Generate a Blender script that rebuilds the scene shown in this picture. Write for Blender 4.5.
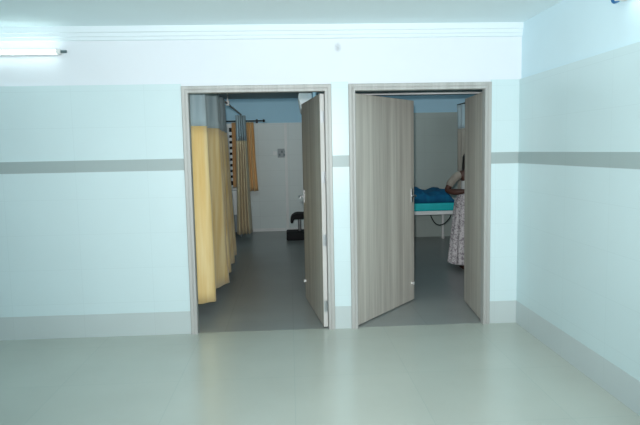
import bpy, bmesh, math, random
from mathutils import Vector, Matrix, noise
random.seed(7)
for o in list(bpy.data.objects): bpy.data.objects.remove(o)
S = bpy.context.scene
COL = S.collection
PI = math.pi

# ------------------------------------------------------------------ camera
cam_data = bpy.data.cameras.new('camera')
cam_data.sensor_fit = 'HORIZONTAL'; cam_data.sensor_width = 36
cam_data.lens = 590.8 / 640 * 36
cam_data.clip_start = 0.02
cam = bpy.data.objects.new('camera', cam_data); COL.objects.link(cam)
_p, _y, _r = math.radians(5.961), math.radians(2.8765), math.radians(-1.139)
_f = Vector((math.sin(_y)*math.cos(_p), math.cos(_y)*math.cos(_p), -math.sin(_p)))
_rt = Vector((math.cos(_y), -math.sin(_y), 0)); _up = _rt.cross(_f)
_R = math.cos(_r)*_rt + math.sin(_r)*_up; _U = -math.sin(_r)*_rt + math.cos(_r)*_up
m = Matrix((_R, _U, -_f)).transposed().to_4x4(); m.translation = (0, 0, 1.57)
cam.matrix_world = m
S.camera = cam

# ------------------------------------------------------------------ world, lights, exposure
w = bpy.data.worlds.new('world'); S.world = w; w.use_nodes = True
bg = w.node_tree.nodes['Background']
bg.inputs[0].default_value = (0.86, 0.96, 1.0, 1); bg.inputs[1].default_value = 1.5

fl = bpy.data.lights.new('camera_flash', 'SPOT'); fl.energy = 660; fl.color = (1.0, 0.99, 0.985)
fl.spot_size = math.radians(100); fl.spot_blend = 1.0; fl.shadow_soft_size = 0.03
fo = bpy.data.objects.new('camera_flash', fl); COL.objects.link(fo)
fo.location = (-0.04, 0.02, 1.70)
fo.rotation_euler = (Vector((0.62, 5.0, 1.95)) - fo.location).to_track_quat('-Z', 'Y').to_euler()

def add_fill_light(name, loc, to, e):
    a = bpy.data.lights.new(name, 'AREA'); a.shape = 'RECTANGLE'; a.size = 1.2; a.size_y = .15; a.energy = e; a.color = (.80, .96, 1)
    o = bpy.data.objects.new(name, a); COL.objects.link(o); o.location = loc
    o.rotation_euler = (Vector(to)-Vector(loc)).to_track_quat('-Z', 'Y').to_euler()
add_fill_light('room_fill_light', (-.75, 8.6, 2.46), (-.2, 11.7, 2.5), 10)  # added fill, out of view, brightens the left room's far wall; no fixture
add_fill_light('bedroom_fill_light', (2.2, 7.3, 2.33), (2.2, 10.4, 2.45), 8.5)  # unseen fill added to lift the right room's back wall

S.view_settings.view_transform = 'Standard'; S.view_settings.look = 'None'
S.view_settings.gamma = 1; S.view_settings.use_curve_mapping = False
S.view_settings.exposure = 0.0

# ------------------------------------------------------------------ materials
def srgb(r, g, b):
    f = lambda c: (c/255/12.92) if c <= 10.3 else ((c/255+.055)/1.055)**2.4
    return (f(r), f(g), f(b), 1)
def new_mat(name):
    mt = bpy.data.materials.new(name); mt.use_nodes = True
    return mt, mt.node_tree.nodes, mt.node_tree.links, mt.node_tree.nodes['Principled BSDF']
def mat(name, col, rough=.5, metal=0, var=.06, scale=6, stretch=(1, 1, 1), bump=0, spec=.5):
    """plain procedural surface: a colour broken up by noise"""
    mt, N, L, b = new_mat(name)
    tc = N.new('ShaderNodeTexCoord'); mp = N.new('ShaderNodeMapping'); mp.inputs['Scale'].default_value = stretch
    nz = N.new('ShaderNodeTexNoise'); nz.inputs['Scale'].default_value = scale; nz.inputs['Detail'].default_value = 4
    rp = N.new('ShaderNodeValToRGB')
    c = Vector(col[:3])
    rp.color_ramp.elements[0].position = .3; rp.color_ramp.elements[1].position = .7
    rp.color_ramp.elements[0].color = (*(c*(1-var)), 1); rp.color_ramp.elements[1].color = (*[min(1, v) for v in c*(1+var)], 1)
    L.new(tc.outputs['Object'], mp.inputs[0]); L.new(mp.outputs[0], nz.inputs['Vector'])
    L.new(nz.outputs['Fac'], rp.inputs[0]); L.new(rp.outputs[0], b.inputs['Base Color'])
    b.inputs['Roughness'].default_value = rough; b.inputs['Metallic'].default_value = metal
    b.inputs['Specular IOR Level'].default_value = spec
    if bump:
        bp = N.new('ShaderNodeBump'); bp.inputs['Strength'].default_value = bump; bp.inputs['Distance'].default_value = .01
        L.new(nz.outputs['Fac'], bp.inputs['Height']); L.new(bp.outputs[0], b.inputs['Normal'])
    return mt
def tile_mat(name, col, grout, tw, th, axes, rough=.3, mortar=.003, var=.03, spec=.5):
    """ceramic tiles; axes = the two object axes the tiles run along"""
    mt, N, L, b = new_mat(name)
    tc = N.new('ShaderNodeTexCoord'); sx = N.new('ShaderNodeSeparateXYZ'); cx = N.new('ShaderNodeCombineXYZ')
    L.new(tc.outputs['Object'], sx.inputs[0])
    L.new(sx.outputs[axes[0]], cx.inputs[0]); L.new(sx.outputs[axes[1]], cx.inputs[1])
    br = N.new('ShaderNodeTexBrick'); br.offset = 0; br.squash = 1
    br.inputs['Scale'].default_value = 1; br.inputs['Brick Width'].default_value = tw; br.inputs['Row Height'].default_value = th
    br.inputs['Mortar Size'].default_value = mortar; br.inputs['Mortar Smooth'].default_value = .3
    c = Vector(col[:3])
    br.inputs['Color1'].default_value = (*(c*(1-var*.4)), 1); br.inputs['Color2'].default_value = (*(c*(1+var*.4)), 1)
    br.inputs['Mortar'].default_value = grout
    nz = N.new('ShaderNodeTexNoise'); nz.inputs['Scale'].default_value = 2.2; nz.inputs['Detail'].default_value = 5
    mr = N.new('ShaderNodeMapRange'); mr.inputs[1].default_value = .3; mr.inputs[2].default_value = .7
    mr.inputs[3].default_value = 1-var; mr.inputs[4].default_value = 1+var
    mx = N.new('ShaderNodeVectorMath'); mx.operation = 'SCALE'
    L.new(cx.outputs[0], br.inputs['Vector']); L.new(tc.outputs['Object'], nz.inputs['Vector'])
    L.new(nz.outputs['Fac'], mr.inputs[0]); L.new(br.outputs['Color'], mx.inputs[0]); L.new(mr.outputs[0], mx.inputs['Scale'])
    L.new(mx.outputs[0], b.inputs['Base Color'])
    b.inputs['Roughness'].default_value = rough; b.inputs['Specular IOR Level'].default_value = spec
    return mt
def wood_mat(name, dark, light):
    """grey laminate with a vertical grain"""
    mt, N, L, b = new_mat(name)
    tc = N.new('ShaderNodeTexCoord')
    def nz(sc, det, st):
        mp = N.new('ShaderNodeMapping'); mp.inputs['Scale'].default_value = st
        n = N.new('ShaderNodeTexNoise'); n.inputs['Scale'].default_value = sc; n.inputs['Detail'].default_value = det
        L.new(tc.outputs['Object'], mp.inputs[0]); L.new(mp.outputs[0], n.inputs['Vector']); return n
    a = nz(1, 3, (13, 13, .35)); c = nz(1, 6, (70, 70, 1.6))
    ad = N.new('ShaderNodeMix'); ad.data_type = 'FLOAT'; ad.inputs[0].default_value = .4
    L.new(a.outputs['Fac'], ad.inputs[2]); L.new(c.outputs['Fac'], ad.inputs[3])
    rp = N.new('ShaderNodeValToRGB'); e = rp.color_ramp.elements
    e[0].position = .36; e[0].color = dark; e[1].position = .62; e[1].color = light
    L.new(ad.outputs[0], rp.inputs[0]); L.new(rp.outputs[0], b.inputs['Base Color'])
    b.inputs['Roughness'].default_value = .45
    return mt
def fabric_mat(name, ca, cb, sheen=.2, rough=.75, trans=0, weave=260):
    mt, N, L, b = new_mat(name)
    tc = N.new('ShaderNodeTexCoord')
    mp = N.new('ShaderNodeMapping'); mp.inputs['Scale'].default_value = (9, 9, .6)
    n = N.new('ShaderNodeTexNoise'); n.inputs['Scale'].default_value = 1.5; n.inputs['Detail'].default_value = 3
    L.new(tc.outputs['Object'], mp.inputs[0]); L.new(mp.outputs[0], n.inputs['Vector'])
    rp = N.new('ShaderNodeValToRGB'); e = rp.color_ramp.elements
    e[0].position = .35; e[0].color = ca; e[1].position = .65; e[1].color = cb
    L.new(n.outputs['Fac'], rp.inputs[0]); L.new(rp.outputs[0], b.inputs['Base Color'])
    wv = N.new('ShaderNodeTexNoise'); wv.inputs['Scale'].default_value = weave
    L.new(tc.outputs['Object'], wv.inputs['Vector'])
    bp = N.new('ShaderNodeBump'); bp.inputs['Strength'].default_value = .15; bp.inputs['Distance'].default_value = .002
    L.new(wv.outputs['Fac'], bp.inputs['Height']); L.new(bp.outputs[0], b.inputs['Normal'])
    b.inputs['Roughness'].default_value = rough; b.inputs['Sheen Weight'].default_value = sheen
    return mt
def emit_mat(name, col, st):
    mt, N, L, b = new_mat(name)
    b.inputs['Base Color'].default_value = col
    b.inputs['Emission Color'].default_value = col; b.inputs['Emission Strength'].default_value = st
    return mt

M = {}
def plaster_mat():
    mt = mat('white_plaster', srgb(226, 234, 240), .85, var=.012, scale=3, bump=.02)
    N, L = mt.node_tree.nodes, mt.node_tree.links; b = N['Principled BSDF']
    src = b.inputs['Base Color'].links[0].from_socket
    tc = N.new('ShaderNodeTexCoord'); mp = N.new('ShaderNodeMapping')
    mp.inputs['Location'].default_value = (-.435*30, 0, -2.437*22); mp.inputs['Scale'].default_value = (30, 0, 22)
    nz = N.new('ShaderNodeTexNoise'); nz.inputs['Scale'].default_value = 40
    gr = N.new('ShaderNodeTexGradient'); gr.gradient_type = 'SPHERICAL'
    L.new(tc.outputs['Object'], mp.inputs[0]); L.new(mp.outputs[0], gr.inputs[0]); L.new(tc.outputs['Object'], nz.inputs['Vector'])
    ml = N.new('ShaderNodeMath'); ml.operation = 'MULTIPLY'; L.new(gr.outputs['Fac'], ml.inputs[0]); L.new(nz.outputs['Fac'], ml.inputs[1])
    mx = N.new('ShaderNodeMix'); mx.data_type = 'RGBA'
    L.new(ml.outputs[0], mx.inputs[0]); L.new(src, mx.inputs[6]); mx.inputs[7].default_value = srgb(120, 125, 130)
    L.new(mx.outputs[2], b.inputs['Base Color'])
    return mt
M['plaster'] = plaster_mat()
M['ceiling'] = mat('ceiling_paint', srgb(234, 250, 253), .9, var=.01, scale=2)
M['plaster_side'] = mat('side_plaster', srgb(214, 238, 246), .85, var=.012, scale=3)
M['moulding'] = mat('moulding_white', srgb(225, 238, 243), .7, var=.01)
M['wall_tile_x'] = tile_mat('wall_tile_front', srgb(207, 228, 231), srgb(202, 223, 226), .6, .3, ('X', 'Z'), .32, .0025, .012)
M['wall_tile_y'] = tile_mat('wall_tile_side', srgb(202, 224, 227), srgb(197, 219, 222), .6, .3, ('Y', 'Z'), .32, .0025, .012)
M['band'] = tile_mat('band_tile', srgb(162, 178, 178), srgb(156, 172, 172), .6, 1, ('X', 'Z'), .4, .002, .02)
M['band_y'] = tile_mat('band_tile_side', srgb(160, 178, 178), srgb(150, 168, 168), .6, 1, ('Y', 'Z'), .4, .002, .02)
M['skirt_x'] = tile_mat('skirting_tile_front', srgb(190, 203, 203), srgb(184, 197, 197), .6, 1, ('X', 'Z'), .35, .002, .015)
M['skirt_y'] = tile_mat('skirting_tile_side', srgb(192, 205, 206), srgb(184, 198, 199), .6, 1, ('Y', 'Z'), .35, .002, .015)
M['floor'] = tile_mat('lobby_floor_tile', srgb(190, 197, 188), srgb(178, 189, 182), .8, .8, ('X', 'Y'), .2, .002, .025)
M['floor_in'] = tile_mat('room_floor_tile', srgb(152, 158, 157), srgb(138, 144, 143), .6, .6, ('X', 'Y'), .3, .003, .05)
M['room_tile_x'] = tile_mat('room_wall_tile', srgb(212, 224, 222), srgb(200, 212, 210), .6, .3, ('X', 'Z'), .4, .003, .02)
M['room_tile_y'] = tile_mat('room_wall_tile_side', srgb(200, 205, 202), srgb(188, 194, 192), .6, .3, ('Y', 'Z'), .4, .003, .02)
M['bed_tile_x'] = tile_mat('bedroom_wall_tile', srgb(186, 200, 195), srgb(178, 192, 187), .6, .3, ('X', 'Z'), .4, .003, .02)
M['blue_paint'] = mat('blue_wall_paint', srgb(190, 234, 254), .8, var=.01)
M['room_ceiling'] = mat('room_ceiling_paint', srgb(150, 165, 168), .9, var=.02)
M['wood'] = wood_mat('grey_laminate', srgb(172, 168, 160), srgb(206, 203, 194))
M['frame'] = wood_mat('frame_laminate', srgb(164, 166, 163), srgb(184, 186, 183))
M['edge'] = mat('edge_band', srgb(205, 206, 203), .4, var=.03)
M['steel'] = mat('brushed_steel', (.62, .63, .64, 1), .28, 1, .05)
M['dark_metal'] = mat('dark_metal', (.03, .035, .04, 1), .4, .6, .1)
M['grey_metal'] = mat('grey_metal', srgb(105, 118, 122), .45, .4, .05)
M['white_paint'] = mat('white_enamel', srgb(246, 250, 250), .35, var=.02)
M['white_plastic'] = mat('white_plastic', srgb(228, 232, 230), .4, var=.02)
M['grey_plastic'] = mat('grey_plastic', srgb(140, 152, 156), .4, var=.03)
M['blue_plastic'] = mat('blue_plastic', srgb(10, 105, 165), .4, var=.05)
M['dark_plastic'] = mat('dark_plastic', srgb(92, 112, 116), .5, var=.05)
M['tube'] = emit_mat('tube_light_glow', (.86, 1, 1, 1), 6)
M['yellow'] = fabric_mat('yellow_cloth', srgb(230, 196, 122), srgb(246, 224, 168), .3)
M['orange'] = fabric_mat('orange_cloth', srgb(226, 184, 122), srgb(238, 202, 146), .2)
M['beige'] = fabric_mat('beige_cloth', srgb(206, 186, 142), srgb(222, 206, 166), .2)
M['net'] = fabric_mat('grey_net', srgb(152, 176, 184), srgb(182, 202, 208), .1, .85, weave=900)
M['rubber'] = mat('black_vinyl', (.009, .010, .011, 1), .65, 0, .2, spec=.25)
M['turq'] = mat('turquoise_vinyl', srgb(24, 206, 212), .5, var=.04)
M['bluecloth'] = fabric_mat('blue_sheet', srgb(0, 94, 138), srgb(6, 114, 158), 0, .9)
M['glass_dark'] = mat('dark_glass', (.02, .022, .024, 1), .1, 0, .1)
M['skin'] = mat('skin', srgb(82, 54, 44), .55, var=.06, scale=14)
M['hair'] = mat('black_hair', (.012, .01, .009, 1), .5, var=.3, scale=60, stretch=(1, 1, .15))
M['lips'] = mat('lips', srgb(120, 62, 56), .5)
M['eyewhite'] = mat('eye_white', srgb(220, 218, 212), .3)
M['blouse'] = fabric_mat('white_blouse', srgb(205, 214, 214), srgb(224, 230, 229), .1)
M['shawl'] = fabric_mat('beige_shawl', srgb(150, 146, 136), srgb(176, 170, 158), .1)
M['sandal'] = mat('brown_sandal', srgb(70, 40, 28), .6)
def skirt_mat():
    mt, N, L, b = new_mat('printed_skirt')
    tc = N.new('ShaderNodeTexCoord'); v = N.new('ShaderNodeTexVoronoi'); v.inputs['Scale'].default_value = 60
    n = N.new('ShaderNodeTexNoise'); n.inputs['Scale'].default_value = 22; n.inputs['Detail'].default_value = 5
    L.new(tc.outputs['Object'], v.inputs['Vector']); L.new(tc.outputs['Object'], n.inputs['Vector'])
    ad = N.new('ShaderNodeMath'); ad.operation = 'MULTIPLY_ADD'; ad.inputs[1].default_value = .6
    L.new(v.outputs['Distance'], ad.inputs[0]); L.new(n.outputs['Fac'], ad.inputs[2])
    rp = N.new('ShaderNodeValToRGB'); e = rp.color_ramp.elements
    e[0].position = .58; e[0].color = srgb(140, 132, 142); e[1].position = .86; e[1].color = srgb(222, 220, 222)
    L.new(ad.outputs[0], rp.inputs[0]); L.new(rp.outputs[0], b.inputs['Base Color']); b.inputs['Roughness'].default_value = .8
    return mt
M['skirt'] = skirt_mat()

# ------------------------------------------------------------------ mesh helpers
def link(name, bm, material, parent=None, smooth=False, bevel=0, subsurf=0, solid=0):
    me = bpy.data.meshes.new(name)
    bmesh.ops.recalc_face_normals(bm, faces=bm.faces)
    bm.to_mesh(me); bm.free()
    mats = material if isinstance(material, (list, tuple)) else [material]
    for k in mats: me.materials.append(k)
    if smooth:
        for p in me.polygons: p.use_smooth = True
    o = bpy.data.objects.new(name, me); COL.objects.link(o)
    if parent: o.parent = parent
    if solid:
        s = o.modifiers.new('solid', 'SOLIDIFY'); s.thickness = solid; s.offset = 0
    if bevel:
        b = o.modifiers.new('bevel', 'BEVEL'); b.width = bevel; b.segments = 2; b.limit_method = 'ANGLE'
        b.harden_normals = False
    if subsurf:
        s = o.modifiers.new('sub', 'SUBSURF'); s.levels = s.render_levels = subsurf
    return o
def box(bm, a, b):
    (x0, y0, z0), (x1, y1, z1) = a, b
    v = [bm.verts.new(p) for p in ((x0,y0,z0),(x1,y0,z0),(x1,y1,z0),(x0,y1,z0),(x0,y0,z1),(x1,y0,z1),(x1,y1,z1),(x0,y1,z1))]
    for f in ((0,3,2,1),(4,5,6,7),(0,1,5,4),(1,2,6,5),(2,3,7,6),(3,0,4,7)): bm.faces.new([v[i] for i in f])
def boxes(*bs):
    bm = bmesh.new()
    for a, b in bs: box(bm, a, b)
    return bm
def tube(bm, pts, r, n=12, cap=True):
    pts = [Vector(p) for p in pts]; rs = r if isinstance(r, (list, tuple)) else [r]*len(pts)
    rings = []; up = None
    for i, p in enumerate(pts):
        t = (pts[min(i+1, len(pts)-1)] - pts[max(i-1, 0)]).normalized()
        if up is None: up = Vector((0, 0, 1)) if abs(t.z) < .9 else Vector((1, 0, 0))
        a = t.cross(up).normalized(); up = a.cross(t).normalized()
        rings.append([bm.verts.new(p + rs[i]*(math.cos(2*PI*k/n)*a + math.sin(2*PI*k/n)*up)) for k in range(n)])
    for A, B in zip(rings, rings[1:]):
        for k in range(n): bm.faces.new((A[k], A[(k+1) % n], B[(k+1) % n], B[k]))
    if cap: bm.faces.new(rings[0][::-1]); bm.faces.new(rings[-1])
def lathe(bm, prof, c=(0, 0, 0), n=28, sx=1, sy=1):
    c = Vector(c); rings = []
    for r, z in prof:
        rings.append([bm.verts.new(c + Vector((r*sx*math.cos(2*PI*k/n), r*sy*math.sin(2*PI*k/n), z))) for k in range(n)])
    for A, B in zip(rings, rings[1:]):
        for k in range(n): bm.faces.new((A[k], A[(k+1) % n], B[(k+1) % n], B[k]))
    bm.faces.new(rings[0][::-1]); bm.faces.new(rings[-1])
def prism(bm, poly, axis, a, b):
    """extrude a 2-D outline along an axis"""
    def P(u, v, w): return {'X': (w, u, v), 'Y': (u, w, v), 'Z': (u, v, w)}[axis]
    A = [bm.verts.new(P(u, v, a)) for u, v in poly]; B = [bm.verts.new(P(u, v, b)) for u, v in poly]
    n = len(poly)
    for k in range(n): bm.faces.new((A[k], A[(k+1) % n], B[(k+1) % n], B[k]))
    bm.faces.new(A[::-1]); bm.faces.new(B)
def T(f, *a, **k):
    bm = bmesh.new(); f(bm, *a, **k); return bm
def struct(name, bm, material, **k):
    o = link(name, bm, material, **k); o['kind'] = 'structure'; return o
def thing(name, label, cat, loc=(0, 0, 0), rz=0, group=None):
    o = bpy.data.objects.new(name, None); COL.objects.link(o); o.empty_display_size = .1
    o.location = loc; o.rotation_euler = (0, 0, rz); o['label'] = label; o['category'] = cat
    if group: o['group'] = group
    return o
def tag(o, label, cat, group=None):
    o['label'] = label; o['category'] = cat
    if group: o['group'] = group
    return o

# ------------------------------------------------------------------ the setting
WY = 5.084                    # face of the tiled lobby wall
WB = 5.235                    # its back
XL, XR = -4.2, 2.0            # lobby side walls
CH = 2.625
D1 = (-.889, .371); D2 = (.516, 1.752); DT = 2.13       # frame outlines
ZT, B0, B1, ZB = 2.150, 1.429, 1.527, .203              # tile top, band, skirting top
ROOM_L, ROOM_R = -2.6, 3.7; PX0, PX1 = .40, .49; BK1, BK2 = 11.7, 10.4; RC = 2.60; RC2 = 2.50

struct('floor', boxes(((XL-.1, -3.5, -.1), (XR+.1, WY+.02, 0))), M['floor'])
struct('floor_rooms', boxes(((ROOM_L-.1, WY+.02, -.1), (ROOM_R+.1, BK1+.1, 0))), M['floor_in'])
struct('ceiling', boxes(((XL-.1, -3.5, CH), (XR+.1, WY+.02, CH+.1))), M['ceiling'])
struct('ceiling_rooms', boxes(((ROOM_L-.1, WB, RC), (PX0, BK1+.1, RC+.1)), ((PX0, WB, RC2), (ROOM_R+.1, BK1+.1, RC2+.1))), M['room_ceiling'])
PY = WY+.013
struct('wall_front', boxes(((ROOM_L-1.7, PY, 0), (D1[0], WB, CH)), ((D1[1], PY, 0), (D2[0], WB, CH)),
                           ((D2[1], PY, 0), (ROOM_R+.1, WB, CH)), ((D1[0], PY, DT), (D1[1], WB, CH)), ((D2[0], PY, DT), (D2[1], WB, CH))), M['plaster'])
struct('wall_right', boxes(((XR+.02, -3.5, 0), (XR+.12, PY, CH))), M['plaster_side'])
struct('wall_left', boxes(((XL-.1, -3.5, 0), (XL, PY, CH))), M['plaster_side'])
struct('wall_partition', boxes(((PX0, WB, 0), (PX1, BK1, RC))), M['blue_paint'])
struct('wall_room_left', boxes(((ROOM_L-.1, WB, 0), (ROOM_L, BK1, RC))), M['blue_paint'])
struct('wall_room_right', boxes(((ROOM_R, WB, 0), (ROOM_R+.1, BK2, RC))), M['blue_paint'])
WX0, WX1, WZ0, WZ1 = -1.75, -.72, .90, 2.08
struct('wall_back', boxes(((ROOM_L-.1, BK1, 0), (WX0, BK1+.1, RC)), ((WX1, BK1, 0), (PX0, BK1+.1, RC)),
                          ((WX0, BK1, 0), (WX1, BK1+.1, WZ0)), ((WX0, BK1, WZ1), (WX1, BK1+.1, RC))), M['blue_paint'])
struct('wall_back_bedroom', boxes(((PX1, BK2, 0), (ROOM_R+.1, BK2+.1, RC))), M['blue_paint'])

# wall tiles of the lobby, in strips between the doors
segs = [(XL, D1[0]), (D1[1], D2[0]), (D2[1], XR)]
def strip(z0, z1, y, mat_, name, kmat=None):
    return struct(name, boxes(*[((a, y, z0), (b, PY, z1)) for a, b in segs]), mat_)
strip(ZB, B0, WY, M['wall_tile_x'], 'trim_1')
strip(B1, ZT, WY, M['wall_tile_x'], 'trim_2')
strip(B0, B1, WY-.002, M['band'], 'trim_3')
struct('baseboard_front', boxes(*[((a, WY-.003, 0), (b, PY, ZB)) for a, b in segs]), M['skirt_x'])
struct('trim_4', boxes(((XR, -3.5, ZB), (XR+.02, WY, B0))), M['wall_tile_y'])
struct('trim_5', boxes(((XR, -3.5, B1), (XR+.02, WY, ZT))), M['wall_tile_y'])
struct('trim_6', boxes(((XR-.002, -3.5, B0), (XR+.02, WY-.002, B1))), M['band_y'])
struct('baseboard_right', boxes(((XR-.003, -3.5, 0), (XR+.02, WY-.003, ZB))), M['skirt_y'])
# stepped cornice
struct('trim_7', T(prism, [(PY, CH), (PY-.030, CH), (PY-.030, 2.578), (PY-.020, 2.570), (PY-.020, 2.545), (PY-.012, 2.538), (PY-.012, 2.516), (PY, 2.508)], 'X', XL, XR+.02), M['moulding'])
# tiles inside the rooms
struct('trim_8', boxes(((ROOM_L, BK1-.012, 0), (WX0-.05, BK1, 2.13)), ((WX1+.05, BK1-.012, 0), (PX0, BK1, 2.13)), ((WX0-.05, BK1-.012, 0), (WX1+.05, BK1, WZ0-.05))), M['room_tile_x'])
struct('trim_9', boxes(((PX1, BK2-.012, 0), (ROOM_R, BK2, 2.20))), M['bed_tile_x'])
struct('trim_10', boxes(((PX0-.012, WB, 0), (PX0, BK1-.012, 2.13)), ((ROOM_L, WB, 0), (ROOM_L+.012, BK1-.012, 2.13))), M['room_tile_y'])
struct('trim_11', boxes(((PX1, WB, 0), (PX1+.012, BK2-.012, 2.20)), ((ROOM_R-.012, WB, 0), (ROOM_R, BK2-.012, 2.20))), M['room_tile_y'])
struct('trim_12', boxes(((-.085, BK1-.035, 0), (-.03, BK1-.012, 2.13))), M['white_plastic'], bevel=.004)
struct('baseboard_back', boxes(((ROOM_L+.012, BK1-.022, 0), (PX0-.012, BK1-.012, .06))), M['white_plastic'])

# window behind the short curtains: white lattice over dark glass
win = bpy.data.objects.new('window_1', None); COL.objects.link(win); win['kind'] = 'structure'
link('window_frame', boxes(((WX0-.05, BK1-.03, WZ0-.05), (WX0+.03, BK1+.06, WZ1+.05)), ((WX1-.03, BK1-.03, WZ0-.05), (WX1+.05, BK1+.06, WZ1+.05)),
                          ((WX0+.03, BK1-.03, WZ0-.05), (WX1-.03, BK1+.06, WZ0+.03)), ((WX0+.03, BK1-.03, WZ1-.03), (WX1-.03, BK1+.06, WZ1+.05))), M['white_paint'], win)
link('window_pane', boxes(((WX0+.03, BK1+.035, WZ0+.03), (WX1-.03, BK1+.045, WZ1-.03))), M['glass_dark'], win)
lat = bmesh.new()
nx, nz = 9, 10
for k in range(1, nx):
    x = WX0+.03 + (WX1-WX0-.06)*k/nx; box(lat, (x-.022, BK1-.005, WZ0+.03), (x+.022, BK1+.02, WZ1-.03))
for k in range(1, nz):
    z = WZ0+.03 + (WZ1-WZ0-.06)*k/nz; box(lat, (WX0+.03, BK1-.004, z-.030), (WX1-.03, BK1+.019, z+.030))
link('window_lattice', lat, M['white_paint'], win)

# ------------------------------------------------------------------ doors
def door_root(n):
    o = bpy.data.objects.new('door_%d' % n, None); COL.objects.link(o); o['kind'] = 'structure'; return o
def door_frame(parent, x0, x1):
    fw, d0, d1 = .058, WY-.022, WB+.012
    bm = bmesh.new()
    # mitred casing with a stepped face: outer flat, groove, inner flat
    prof = [(0, PY), (0, d0+.006), (.006, d0), (.027, d0), (.030, d0+.005), (.034, d0+.005), (.037, d0), (fw-.004, d0), (fw, d0+.004), (fw, d1), (0, d1)]
    prof = [(0, d1)] + prof[1:-2] + [(fw, d0+.004), (fw, 5.142), (.016, 5.142), (.016, d1)]
    path = [((x0, 0), (1, 0)), ((x0, DT), (1, -1)), ((x1, DT), (-1, -1)), ((x1, 0), (-1, 0))]
    rings = [[bm.verts.new((px+dx*u, y, pz+dz*u)) for u, y in prof] for (px, pz), (dx, dz) in path]
    n = len(prof)
    for A, B in zip(rings, rings[1:]):
        for k in range(n): bm.faces.new((A[k], A[(k+1) % n], B[(k+1) % n], B[k]))
    bm.faces.new(rings[0]); bm.faces.new(rings[-1][::-1])
    return link('door_frame', bm, M['frame'], parent)
def door_leaf(parent, hinge, ang, length, side, handle=True, bolt_z=None, h=2.055):
    """local x runs from hinge to free edge; the face seen by the lobby is at local y = 0 (side -1: leaf body on +y)"""
    th = .038*side
    leaf = link('door_leaf', boxes(((0, min(0, th), .012), (length, max(0, th), h))), M['wood'], parent, bevel=.002)
    leaf.location = hinge; leaf.rotation_euler = (0, 0, ang)
    a, b = min(0, th)+.002, max(0, th)-.002
    e = link('edge_strip', boxes(((-.003, a, .014), (.0005, b, h-.002))), M['edge'], leaf)
    e['label'] = 'pale edge band on the hinge side'
    link('edge_strip', boxes(((length-.0005, a, .014), (length+.003, b, h-.002))), M['edge'], leaf)
    for z in (.20, .79, 1.34, 1.86):
        bm = boxes(((-.006, a+.004, z-.05), (-.002, b-.002, z+.05)))
        tube(bm, [(-.007, a+.003, z-.05), (-.007, a+.003, z+.05)], .006, 10)
        link('hinge', bm, M['steel'], leaf)
    if handle:
        s = -1 if side > 0 else 1
        bm = boxes(((length-.075, min(0, s*.008), 1.03), (length-.035, max(0, s*.008), 1.17)))
        tube(bm, [(length-.055, 0, 1.10), (length-.055, s*.045, 1.10), (length-.07, s*.055, 1.10), (length-.17, s*.055, 1.095)], .009, 10)
        link('lever_handle', bm, M['steel'], leaf, bevel=.002)
        link('lock_plate', boxes(((length+.003, a+.006, 1.06), (length+.005, b-.006, 1.18))), M['steel'], leaf)
    if bolt_z:
        s = -1 if side > 0 else 1
        bm = bmesh.new(); tube(bm, [(length-.055, 0, bolt_z), (length-.055, s*.012, bolt_z), (length-.055, s*.022, bolt_z)], [.014, .014, .02], 14)
        link('door_stopper', bm, M['white_plastic'], leaf, smooth=False)
    return leaf
d1 = door_root(1); door_frame(d1, *D1)
# single wide leaf, hinged on the right jamb and swung into the room
door_leaf(d1, (.272, 5.115, 0), math.atan2(1.11, -.132), 1.118, -1, True, .20)
d2 = door_root(2); door_frame(d2, *D2)
door_leaf(d2, (.580, 5.125, 0), math.atan2(.865, .690), 1.107, 1, True, .19)
door_leaf(d2, (1.701, 5.150, 0), math.atan2(1, .085), .735, -1, False)

# ------------------------------------------------------------------ tube lights
t = thing('tube_light', 'lit white tube light on the front wall left of the doors', 'tube light', (-2.4, PY, 2.42), 0, 'wall tube lights')
link('batten', boxes(((-.60, -.03, -.022), (.53, 0, .022))), M['white_plastic'], t, bevel=.004)
link('tube', T(tube, [(-.58, -.052, 0), (.52, -.052, 0)], .014, 14), M['tube'], t, smooth=True)
for x0, x1 in ((-.60, -.57), (.52, .555)): link('lamp_holder', boxes(((x0, -.066, -.018), (x1, 0, .018))), M['white_plastic'], t, bevel=.004)
link('end_cap', T(tube, [(.555, -.04, 0), (.60, -.04, 0)], .012, 12), M['dark_plastic'], t)['label'] = 'dark grey end cap'
t = thing('tube_light', 'lit tube light with a blue end on the right wall, at the top edge', 'tube light', (XR+.02, 2.96, 2.44), 0, 'wall tube lights')
link('batten', boxes(((-.03, -.60, -.022), (0, .57, .022))), M['white_plastic'], t, bevel=.004)
link('tube', T(tube, [(-.052, -.57, 0), (-.052, .50, 0)], .014, 14), M['tube'], t, smooth=True)
for y0, y1 in ((-.60, -.57), (.50, .57)): link('lamp_holder', boxes(((-.066, y0, -.02), (0, y1, .02))), M['white_plastic'], t, bevel=.004)
link('end_cap', T(tube, [(-.045, .57, -.004), (-.045, .605, -.004)], .022, 16), M['blue_plastic'], t)['label'] = 'blue end cap'

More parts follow.
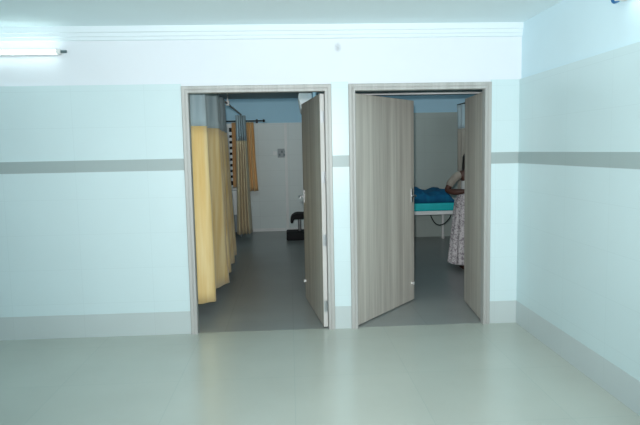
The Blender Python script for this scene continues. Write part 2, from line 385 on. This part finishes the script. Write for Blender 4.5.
# ------------------------------------------------------------------ curtains
def catmull(P, per):
    P = [Vector(p) for p in P]; out = []
    Q = [2*P[0]-P[1]] + P + [2*P[-1]-P[-2]]
    for i in range(1, len(Q)-2):
        for k in range(per):
            t_ = k/per; a, b, c, d = Q[i-1:i+3]
            out.append(.5*((2*b)+(c-a)*t_+(2*a-5*b+4*c-d)*t_**2+(3*b-a-3*c+d)*t_**3))
    out.append(P[-1]); return out
def sheet(plan, z0, z1, rows, center=None, taper=(1, 1), sway=.0, hemwave=0, off=0):
    """cloth hanging along a plan curve from z1 down to z0"""
    bm = bmesh.new(); pts = catmull(plan, 8); c = Vector(center) if center else None; grid = []
    for j in range(rows+1):
        f = j/rows; z = z1+(z0-z1)*f; row = []
        k = taper[0]+(taper[1]-taper[0])*f
        for i, p in enumerate(pts):
            q = c+(p-c)*k if c else p
            n = noise.noise(Vector((q.x*3+off, q.y*3, z*1.3)))*sway
            row.append(bm.verts.new((q.x+n, q.y+n*.4, z+(hemwave*math.sin(i*.35) if j == rows else 0))))
        grid.append(row)
    for A, B in zip(grid, grid[1:]):
        for i in range(len(A)-1): bm.faces.new((A[i], A[i+1], B[i+1], B[i]))
    return bm
def curtain(name, label, plan, z0, zm, z1, mats, rod_axis=None, ctr=None, tm=(1, 1, 1), group=None, sway=.015):
    x = sum(p[0] for p in plan)/len(plan); y = sum(p[1] for p in plan)/len(plan)
    t = thing(name, label, 'curtain', (x, y, z0), 0, 'short window curtains' if name == 'window_curtain' else 'curtains with net tops')
    loc = [(p[0]-x, p[1]-y, 0) for p in plan]; cc = (0, 0, 0) if ctr is None else (ctr[0]-x, ctr[1]-y, 0)
    o = link('drape', sheet(loc, 0, zm-z0, 14, cc, (tm[1], tm[2]), sway, .004), mats[0], t, smooth=True, solid=.004)
    if z1 > zm:
        o = link('net_header', sheet(loc, zm-z0, z1-z0, 5, cc, (tm[0], tm[1]), sway), mats[1], t, smooth=True, solid=.003)
        o['label'] = 'grey net header'
    return t
ROD_Z = 2.225
plan1 = [(-.96, 5.46), (-.905, 5.54), (-.84, 5.575), (-.775, 5.60), (-.735, 5.66), (-.765, 5.78), (-.83, 5.90), (-.845, 6.05), (-.80, 6.20),
         (-.745, 6.33), (-.695, 6.44), (-.700, 6.55), (-.76, 6.66), (-.825, 6.80), (-.80, 6.95), (-.735, 7.05), (-.74, 7.18), (-.81, 7.30), (-.83, 7.45),
         (-.78, 7.58), (-.74, 7.70), (-.78, 7.85), (-.83, 8.0), (-.80, 8.15), (-.76, 8.3), (-.80, 8.42), (-.86, 8.5)]
curtain('privacy_curtain', 'long yellow curtain with a grey net top hanging just inside the left doorway', plan1, .145, 1.82, ROD_Z-.015, (M['yellow'], M['net']), ctr=(-.80, 5.52), tm=(.68, .73, .98))
plan2 = [(-.91, 10.30), (-.87, 10.22), (-.85, 10.36), (-.83, 10.24), (-.81, 10.38), (-.79, 10.24), (-.775, 10.40), (-.755, 10.26), (-.735, 10.42), (-.73, 10.5)]
curtain('privacy_curtain', 'bunched beige curtain with a grey net top at the far end of the long rod', plan2, .15, 1.77, ROD_Z-.022, (M['beige'], M['net']), ctr=(-.845, 10.33), tm=(.85, 1, 1.35), sway=.01)
def zig(x0, x1, y, n, a): return [(x0+(x1-x0)*k/n, y+(a if k % 2 else -a)) for k in range(n+1)]
curtain('window_curtain', 'orange window curtain on the left of the black rod, beside the lattice window', zig(-1.085, -.965, 11.5, 6, .03), .86, 2.143, 2.143, (M['orange'], M['orange']))
curtain('window_curtain', 'orange window curtain on the right of the black rod, behind the bunched curtain', zig(-.90, -.665, 11.5, 8, .03), .82, 2.143, 2.143, (M['orange'], M['orange']), ctr=(-.86, 11.5), tm=(1, 1, 1.25))
# rods
t = thing('curtain_rod', 'long grey curtain rod running into the left room', 'curtain rod', (-.80, 5.3, ROD_Z), 0, 'curtain rods')
link('pole', T(tube, [(0, 0, 0), (-.02, 5.2, 0)], .014, 12), M['grey_metal'], t, smooth=False)
for y in (2.75,):
    bm = boxes(((-.022, y-.022, -.03), (.022, y+.022, .03))); box(bm, (-.008, y-.008, .03), (.008, y+.008, RC-ROD_Z)); box(bm, (-.03, y-.03, RC-ROD_Z-.012), (.03, y+.03, RC-ROD_Z))
    link('ceiling_bracket', bm, M['white_plastic'], t)
t = thing('curtain_rod', 'black curtain rod with a round finial above the lattice window', 'curtain rod', (-.83, 11.5, 2.165), 0, 'curtain rods')
link('pole', T(tube, [(-1.0, 0, 0), (.33, 0, 0)], .013, 12), M['dark_metal'], t)
for x in (-1.0, .36):
    bm = bmesh.new(); bmesh.ops.create_uvsphere(bm, u_segments=14, v_segments=10, radius=.028, matrix=Matrix.Translation((x, 0, 0)))
    link('finial', bm, M['dark_metal'], t, smooth=True)
for x in (-.95, .22): link('wall_bracket', boxes(((x-.01, 0, -.012), (x+.01, BK1-11.5, .008)), ((x-.02, BK1-11.5-.01, -.04), (x+.02, BK1-11.5, .04))), M['dark_metal'], t)

# ------------------------------------------------------------------ left room
t = thing('switchboard', 'grey square switchboard on the far wall of the left room', 'switch', (-.137, BK1-.012, 1.54))
link('plate', boxes(((-.085, -.018, -.085), (.085, 0, .085))), M['grey_plastic'], t, bevel=.006)
for i in range(3):
    for j in range(2): link('switch', boxes(((-.062+i*.045, -.025, -.055+j*.06), (-.030+i*.045, -.018, -.010+j*.06))), M['grey_plastic'] if (i+j) % 2 else M['dark_plastic'], t, bevel=.003)
t = thing('light_switch', 'small white light switch left of the grey switchboard', 'switch', (-.274, BK1-.012, 1.54))
link('plate', boxes(((-.04, -.012, -.04), (.04, 0, .04))), M['white_plastic'], t, bevel=.005)
link('rocker', boxes(((-.016, -.02, -.022), (.016, -.012, .022))), M['white_plastic'], t, bevel=.003)

t = thing('air_conditioner', 'white wall air conditioner seen end-on past the top of the left door', 'air conditioner', (PX0-.012, 10.0, 2.185))
link('casing', T(prism, [(0, .31), (-.205, .31), (-.215, .27), (-.175, .04), (-.11, 0), (0, 0)], 'Y', -.42, .42), M['white_plastic'], t, bevel=.01)
link('air_flap', boxes(((-.165, -.36, .018), (-.12, .36, .024))), M['grey_plastic'], t)
link('pipe', T(tube, [(-.06, -.38, .03), (-.06, -.40, -.10), (-.03, -.41, -.22)], .02, 10), M['grey_plastic'], t)

t = thing('stool', 'black padded stool with a chrome post on the floor behind the left door', 'stool', (.19, 10.55, 0))
out = [(-.19, .31), (-.165, .30), (-.145, .32), (-.140, .355), (-.12, .375), (.17, .375), (.185, .40), (.18, .45), (.16, .468), (-.06, .476), (-.12, .462), (-.165, .43), (-.188, .39), (-.196, .34)]
link('seat', T(prism, out, 'Y', -.19, .19), M['rubber'], t, bevel=.014)
link('post', T(tube, [(-.03, 0, .12), (-.03, 0, .38)], .028, 16), M['steel'], t, smooth=False)
link('base', boxes(((-.27, -.20, .0), (.16, .20, .15))), M['rubber'], t, bevel=.02)
t = thing('bedside_cabinet', 'pale bedside cabinet glimpsed between the curtains of the left room', 'cabinet', (-1.10, 11.2, 0))
link('body', boxes(((-.2, -.2, .10), (.2, .2, .88))), M['grey_plastic'], t, bevel=.005)
link('top', boxes(((-.215, -.215, .88), (.215, .215, .91))), M['white_plastic'], t, bevel=.005)
link('door', boxes(((-.19, -.212, .42), (.19, -.2, .87))), M['white_plastic'], t, bevel=.004)
for x in (-.17, .17):
    for y in (-.17, .17): link('leg', T(tube, [(x, y, 0), (x, y, .1)], .018, 10), M['steel'], t)

# ------------------------------------------------------------------ right room: bed, sheet, cable, curtain
BX0, BX1, BY0, BY1 = .95, 2.69, 9.30, 10.17
t = thing('examination_bed', 'white framed examination bed with a turquoise mattress behind the right door', 'bed', ((BX0+BX1)/2, (BY0+BY1)/2, 0))
hx, hy = (BX1-BX0)/2, (BY1-BY0)/2
link('frame', boxes(((-hx, -hy, .515), (hx, -hy+.04, .575)), ((-hx, hy-.04, .515), (hx, hy, .575)), ((-hx, -hy, .515), (-hx+.04, hy, .575)), ((hx-.04, -hy, .515), (hx, hy, .575)), ((-hx+.04, -hy+.04, .54), (hx-.04, hy-.04, .57))), M['white_paint'], t, bevel=.004)
for sx in (-1, 1):
    for sy in (-1, 1):
        lg = link('leg', T(tube, [(sx*(hx-.03), sy*(hy-.03), .012), (sx*(hx-.03), sy*(hy-.03), .53)], .024, 12), M['white_paint'], t)
        link('foot', T(tube, [(sx*(hx-.03), sy*(hy-.03), 0), (sx*(hx-.03), sy*(hy-.03), .03)], .028, 12), M['white_plastic'], lg)
link('mattress', boxes(((-hx+.01, -hy+.005, .576), (hx-.01, hy-.005, .705))), M['turq'], t, bevel=.025)
# crumpled blue sheet lying over the mattress
bm = bmesh.new(); nx, ny = 56, 28; g = []
for j in range(ny+1):
    row = []
    for i in range(nx+1):
        u, v = i/nx, j/ny
        x = BX0+.62+u*1.10; y = BY0+.0+v*.80
        edge = min(1, min(u, 1-u)*7)*min(1, (1-v)*6)
        hgt = (.255-.070*u-.05*math.exp(-((u-.62)/.1)**2))*edge*(min(1, .62+v*1.6))
        hgt += .030*noise.noise(Vector((x*6, y*6, 0)))*edge+.014*noise.noise(Vector((x*15, y*15, 3)))*edge
        row.append(bm.verts.new((x, y, .710+max(hgt, .004))))
    g.append(row)
for A, B in zip(g, g[1:]):
    for i in range(nx): bm.faces.new((A[i], A[i+1], B[i+1], B[i]))
# closed underside
edge_loop = [v for v in g[0]]+[r[-1] for r in g[1:]]+[v for v in g[-1][-2::-1]]+[r[0] for r in g[-2:0:-1]]
low = [bm.verts.new((v.co.x, v.co.y, .707)) for v in edge_loop]
n = len(low)
for k in range(n): bm.faces.new((edge_loop[k], edge_loop[(k+1) % n], low[(k+1) % n], low[k]))
bm.faces.new(low)
o = link('blue_sheet', bm, M['bluecloth'], smooth=True)
tag(o, 'crumpled blue sheet heaped on the turquoise mattress', 'sheet')
bm = bmesh.new(); pts = []
for k in range(25):
    a = k/24; pts.append((2.26+.32*a, BY0+.08+.06*math.sin(a*4), .500-.17*math.sin(PI*a)**.8+.0*a))
tube(bm, pts, .008, 8)
tag(link('cable', bm, M['rubber'], smooth=True), 'black cable looping under the white bed frame', 'cable')

plan3 = [(2.585, 8.55), (2.61, 8.64), (2.56, 8.72), (2.60, 8.80), (2.55, 8.88), (2.60, 8.96), (2.64, 9.0), (2.70, 8.95), (2.76, 9.02)]
curtain('privacy_curtain', 'beige curtain with a net top behind the person in the right room', plan3, .12, 1.86, 2.21, (M['shawl'], M['net']), ctr=(2.60, 8.85), tm=(1.15, .95, 1))
t = thing('curtain_rod', 'grey curtain rod above the beige curtain in the right room', 'curtain rod', (2.60, 8.5, 2.225), 0, 'curtain rods')
link('pole', T(tube, [(0, -.6, 0), (0, .55, 0)], .013, 12), M['grey_metal'], t)
link('wall_bracket', boxes(((0, -.512, -.012), (ROOM_R-.012-2.60, -.488, .012)), ((ROOM_R-.03-2.60, -.54, -.04), (ROOM_R-.012-2.60, -.46, .04))), M['grey_metal'], t)

t = thing('curtain_track', 'straight white curtain track crossing the right room just above the door leaves', 'curtain track', (2.1, 6.3, 2.155))
link('rail', boxes(((PX1+.012-2.1, -.014, -.011), (ROOM_R-.012-2.1, .014, .011))), M['white_paint'], t, bevel=.003)
for x in (PX1+.012-2.1, ROOM_R-.018-2.1): link('wall_plate', boxes(((x, -.035, -.035), (x+.006, .035, .035))), M['white_paint'], t)

# ------------------------------------------------------------------ person, standing behind the right leaf
def skinned(name, chains, material, parent, sub=2, root=0):
    """chains: list of lists of (co, radius); a chain may start with an int index of an earlier vertex"""
    V, E, Rr = [], [], []
    for ch in chains:
        prev = None
        for it in ch:
            if isinstance(it, int): prev = it; continue
            V.append(it[0]); Rr.append(it[1] if isinstance(it[1], tuple) else (it[1], it[1])); i = len(V)-1
            if prev is not None: E.append((prev, i))
            prev = i
    me = bpy.data.meshes.new(name); me.from_pydata(V, E, []); o = bpy.data.objects.new(name, me); COL.objects.link(o)
    o.modifiers.new('skin', 'SKIN').use_smooth_shade = True
    for i, r in enumerate(Rr): me.skin_vertices[0].data[i].radius = r; me.skin_vertices[0].data[i].use_root = (i == root)
    s = o.modifiers.new('sub', 'SUBSURF'); s.levels = s.render_levels = sub
    dg = bpy.context.evaluated_depsgraph_get(); dg.update()
    nm = bpy.data.meshes.new_from_object(o.evaluated_get(dg)); bpy.data.objects.remove(o)
    nm.materials.clear(); nm.materials.append(material); nm.name = name
    for p in nm.polygons: p.use_smooth = True
    r = bpy.data.objects.new(name, nm); COL.objects.link(r); r.parent = parent
    return r
# local frame: x = image right, -y towards the camera; standing height about 1.55 m
per = thing('person', 'person in a pale printed skirt standing half hidden behind the right door, elbow bent', 'person', (2.365, 7.60, 0))
body = [
    [((0, 0, .86), (.135, .095)), ((0, 0, .98), (.115, .085)), ((0, 0, 1.10), (.120, .088)), ((0, .005, 1.20), (.130, .085)), ((0, .01, 1.275), (.075, .06)), ((0, .0, 1.32), .045), ((0, -.01, 1.365), .05),
     ((0, -.012, 1.42), (.070, .085)), ((0, -.005, 1.475), (.066, .078)), ((0, .0, 1.525), (.035, .04))],
    # 10.. right arm (image left): elbow out, forearm across the belly
    [3, ((-.135, .01, 1.235), .05), ((-.19, .0, 1.215), .044), ((-.265, -.005, 1.125), .044), ((-.330, -.015, 1.020), .044), ((-.22, -.10, 1.005), .044), ((-.11, -.150, 1.02), .028), ((-.07, -.168, 1.032), (.030, .016)), ((-.03, -.172, 1.034), (.030, .014))],
    # 18.. left arm hanging
    [3, ((.135, .01, 1.235), .05), ((.19, .01, 1.19), .043), ((.215, .015, 1.05), .037), ((.225, .0, .94), .033), ((.225, -.03, .82), .028), ((.222, -.045, .73), .022), ((.220, -.05, .685), (.016, .030)), ((.218, -.053, .65), (.014, .030))],
    # legs
    [0, ((-.085, 0, .76), .085), ((-.09, 0, .46), .055), ((-.09, .01, .26), .050), ((-.09, .02, .09), .033), ((-.09, -.03, .045), .034), ((-.09, -.12, .030), (.040, .024)), ((-.09, -.17, .028), (.030, .016))],
    [0, ((.085, 0, .76), .085), ((.09, 0, .46), .055), ((.09, .01, .26), .050), ((.09, .02, .09), .033), ((.09, -.03, .045), .034), ((.09, -.12, .030), (.040, .024)), ((.09, -.17, .028), (.030, .016))],
]
# fingers: right hand laid on the belly, left hand relaxed
for k, (dz, ln) in enumerate(((.024, .062), (.008, .070), (-.008, .066), (-.022, .052))):
    b0 = (-.045, -.171, 1.033+dz*.9)
    body.append([17, (b0, .010), ((b0[0]+ln*.55, b0[1]-.006, b0[2]), .009), ((b0[0]+ln*.85, b0[1]+.006, b0[2]-.002), .008), ((b0[0]+ln*1.1, b0[1]+.018, b0[2]-.003), .007)])
body.append([16, ((-.075, -.175, 1.066), .011), ((-.05, -.182, 1.082), .010), ((-.028, -.184, 1.092), .008)])
for k, (dy, ln) in enumerate(((-.024, .062), (-.008, .070), (.008, .066), (.022, .052))):
    b0 = (.218, -.053+dy*.9, .66)
    body.append([25, (b0, .010), ((b0[0]-.004, b0[1], b0[2]-ln*.5), .009), ((b0[0]-.012, b0[1], b0[2]-ln*.85), .008), ((b0[0]-.022, b0[1], b0[2]-ln*1.1), .007)])
body.append([24, ((.205, -.085, .675), .011), ((.195, -.10, .65), .010), ((.188, -.105, .63), .008)])
# nose and ears grow from the head
body.append([7, ((0, -.102, 1.425), .014), ((0, -.112, 1.412), .012)])
body.append([7, ((-.074, .01, 1.425), (.010, .018)), ((-.080, .014, 1.415), (.006, .012))])
body.append([7, ((.074, .01, 1.425), (.010, .018)), ((.080, .014, 1.415), (.006, .012))])
bo = skinned('body', body, M['skin'], per)
for sx in (-1, 1):
    bm = bmesh.new(); bmesh.ops.create_uvsphere(bm, u_segments=14, v_segments=10, radius=.012, matrix=Matrix.Translation((sx*.028, -.086, 1.445)))
    e = link('eye', bm, M['eyewhite'], per, smooth=True)
    bm = bmesh.new(); bmesh.ops.create_uvsphere(bm, u_segments=10, v_segments=8, radius=.006, matrix=Matrix.Translation((sx*.028, -.0955, 1.445))); link('iris', bm, M['hair'], e, smooth=True)
bm = bmesh.new(); bmesh.ops.create_uvsphere(bm, u_segments=16, v_segments=8, radius=.02, matrix=Matrix.Translation((0, -.088, 1.385)) @ Matrix.Diagonal((1, .35, .4, 1))); link('mouth', bm, M['lips'], per, smooth=True)
# hair: cap over the crown, falling behind the shoulders
bm = bmesh.new(); rows = []
for j in range(15):
    f = j/14; z = 1.545-f*.33; row = []
    rx = .02+.083*math.sin(min(1, f*3.2)*PI/2)+.012*max(0, f-.4); ry = rx*1.12
    a0 = .0 if f < .16 else min(1.0, (f-.16)*3.2)*1.15+.25       # opening towards the face
    for i in range(33):
        a = -PI/2+a0+(2*PI-2*a0)*i/32
        wv = 1+.02*math.sin(i*2.1+j*.2)
        row.append(bm.verts.new((rx*wv*math.cos(a), .005+ry*wv*math.sin(a)+.02*max(0, f-.5), z)))
    rows.append(row)
for A, B in zip(rows, rows[1:]):
    for i in range(32): bm.faces.new((A[i], A[i+1], B[i+1], B[i]))
bm.faces.new(rows[0])
link('hair', bm, M['hair'], per, smooth=True, solid=.012)
skinned('blouse', [[((0, 0, .95), (.140, .104)), ((0, 0, 1.10), (.150, .108)), ((0, .005, 1.20), (.160, .104)), ((0, .01, 1.275), (.110, .085))],
                   [2, ((.135, .01, 1.235), .060), ((.19, .01, 1.19), .054), ((.214, .015, 1.07), .047)]], M['blouse'], per)
sl = skinned('sleeve', [[((-.115, .01, 1.240), .055), ((-.19, .0, 1.212), .056), ((-.262, -.004, 1.138), .056), ((-.308, -.012, 1.062), .056)]], M['shawl'], per)
sl['label'] = 'beige sleeve'
# long gathered skirt
bm = bmesh.new(); rows = []
for j in range(21):
    f = j/20; z = 1.0-f*.935; row = []
    r0 = .145+.055*min(1, f*9)+.085*f
    for i in range(96):
        a = 2*PI*i/96; k = 1+(.015+.065*f)*math.sin(a*13+.6*math.sin(f*3))+.03*f*math.sin(a*5+1)
        row.append(bm.verts.new((r0*k*math.cos(a), r0*k*.80*math.sin(a), z+.006*math.sin(a*13) if j == 20 else z)))
    rows.append(row)
for A, B in zip(rows, rows[1:]):
    for i in range(96): bm.faces.new((A[i], A[(i+1) % 96], B[(i+1) % 96], B[i]))
link('skirt', bm, M['skirt'], per, smooth=True, solid=.004)
for sx in (-1, 1):
    bm = bmesh.new(); prism(bm, [(sx*.09-.045, .05), (sx*.09+.045, .05), (sx*.09+.05, -.12), (sx*.09+.03, -.205), (sx*.09-.03, -.205), (sx*.09-.05, -.12)], 'Z', 0, .012)
    so = link('sandal', bm, M['sandal'], per)
    link('strap', T(tube, [(sx*.09-.047, -.11, .01), (sx*.09-.035, -.115, .05), (sx*.09, -.118, .062), (sx*.09+.035, -.115, .05), (sx*.09+.047, -.11, .01)], .007, 8), M['sandal'], so)
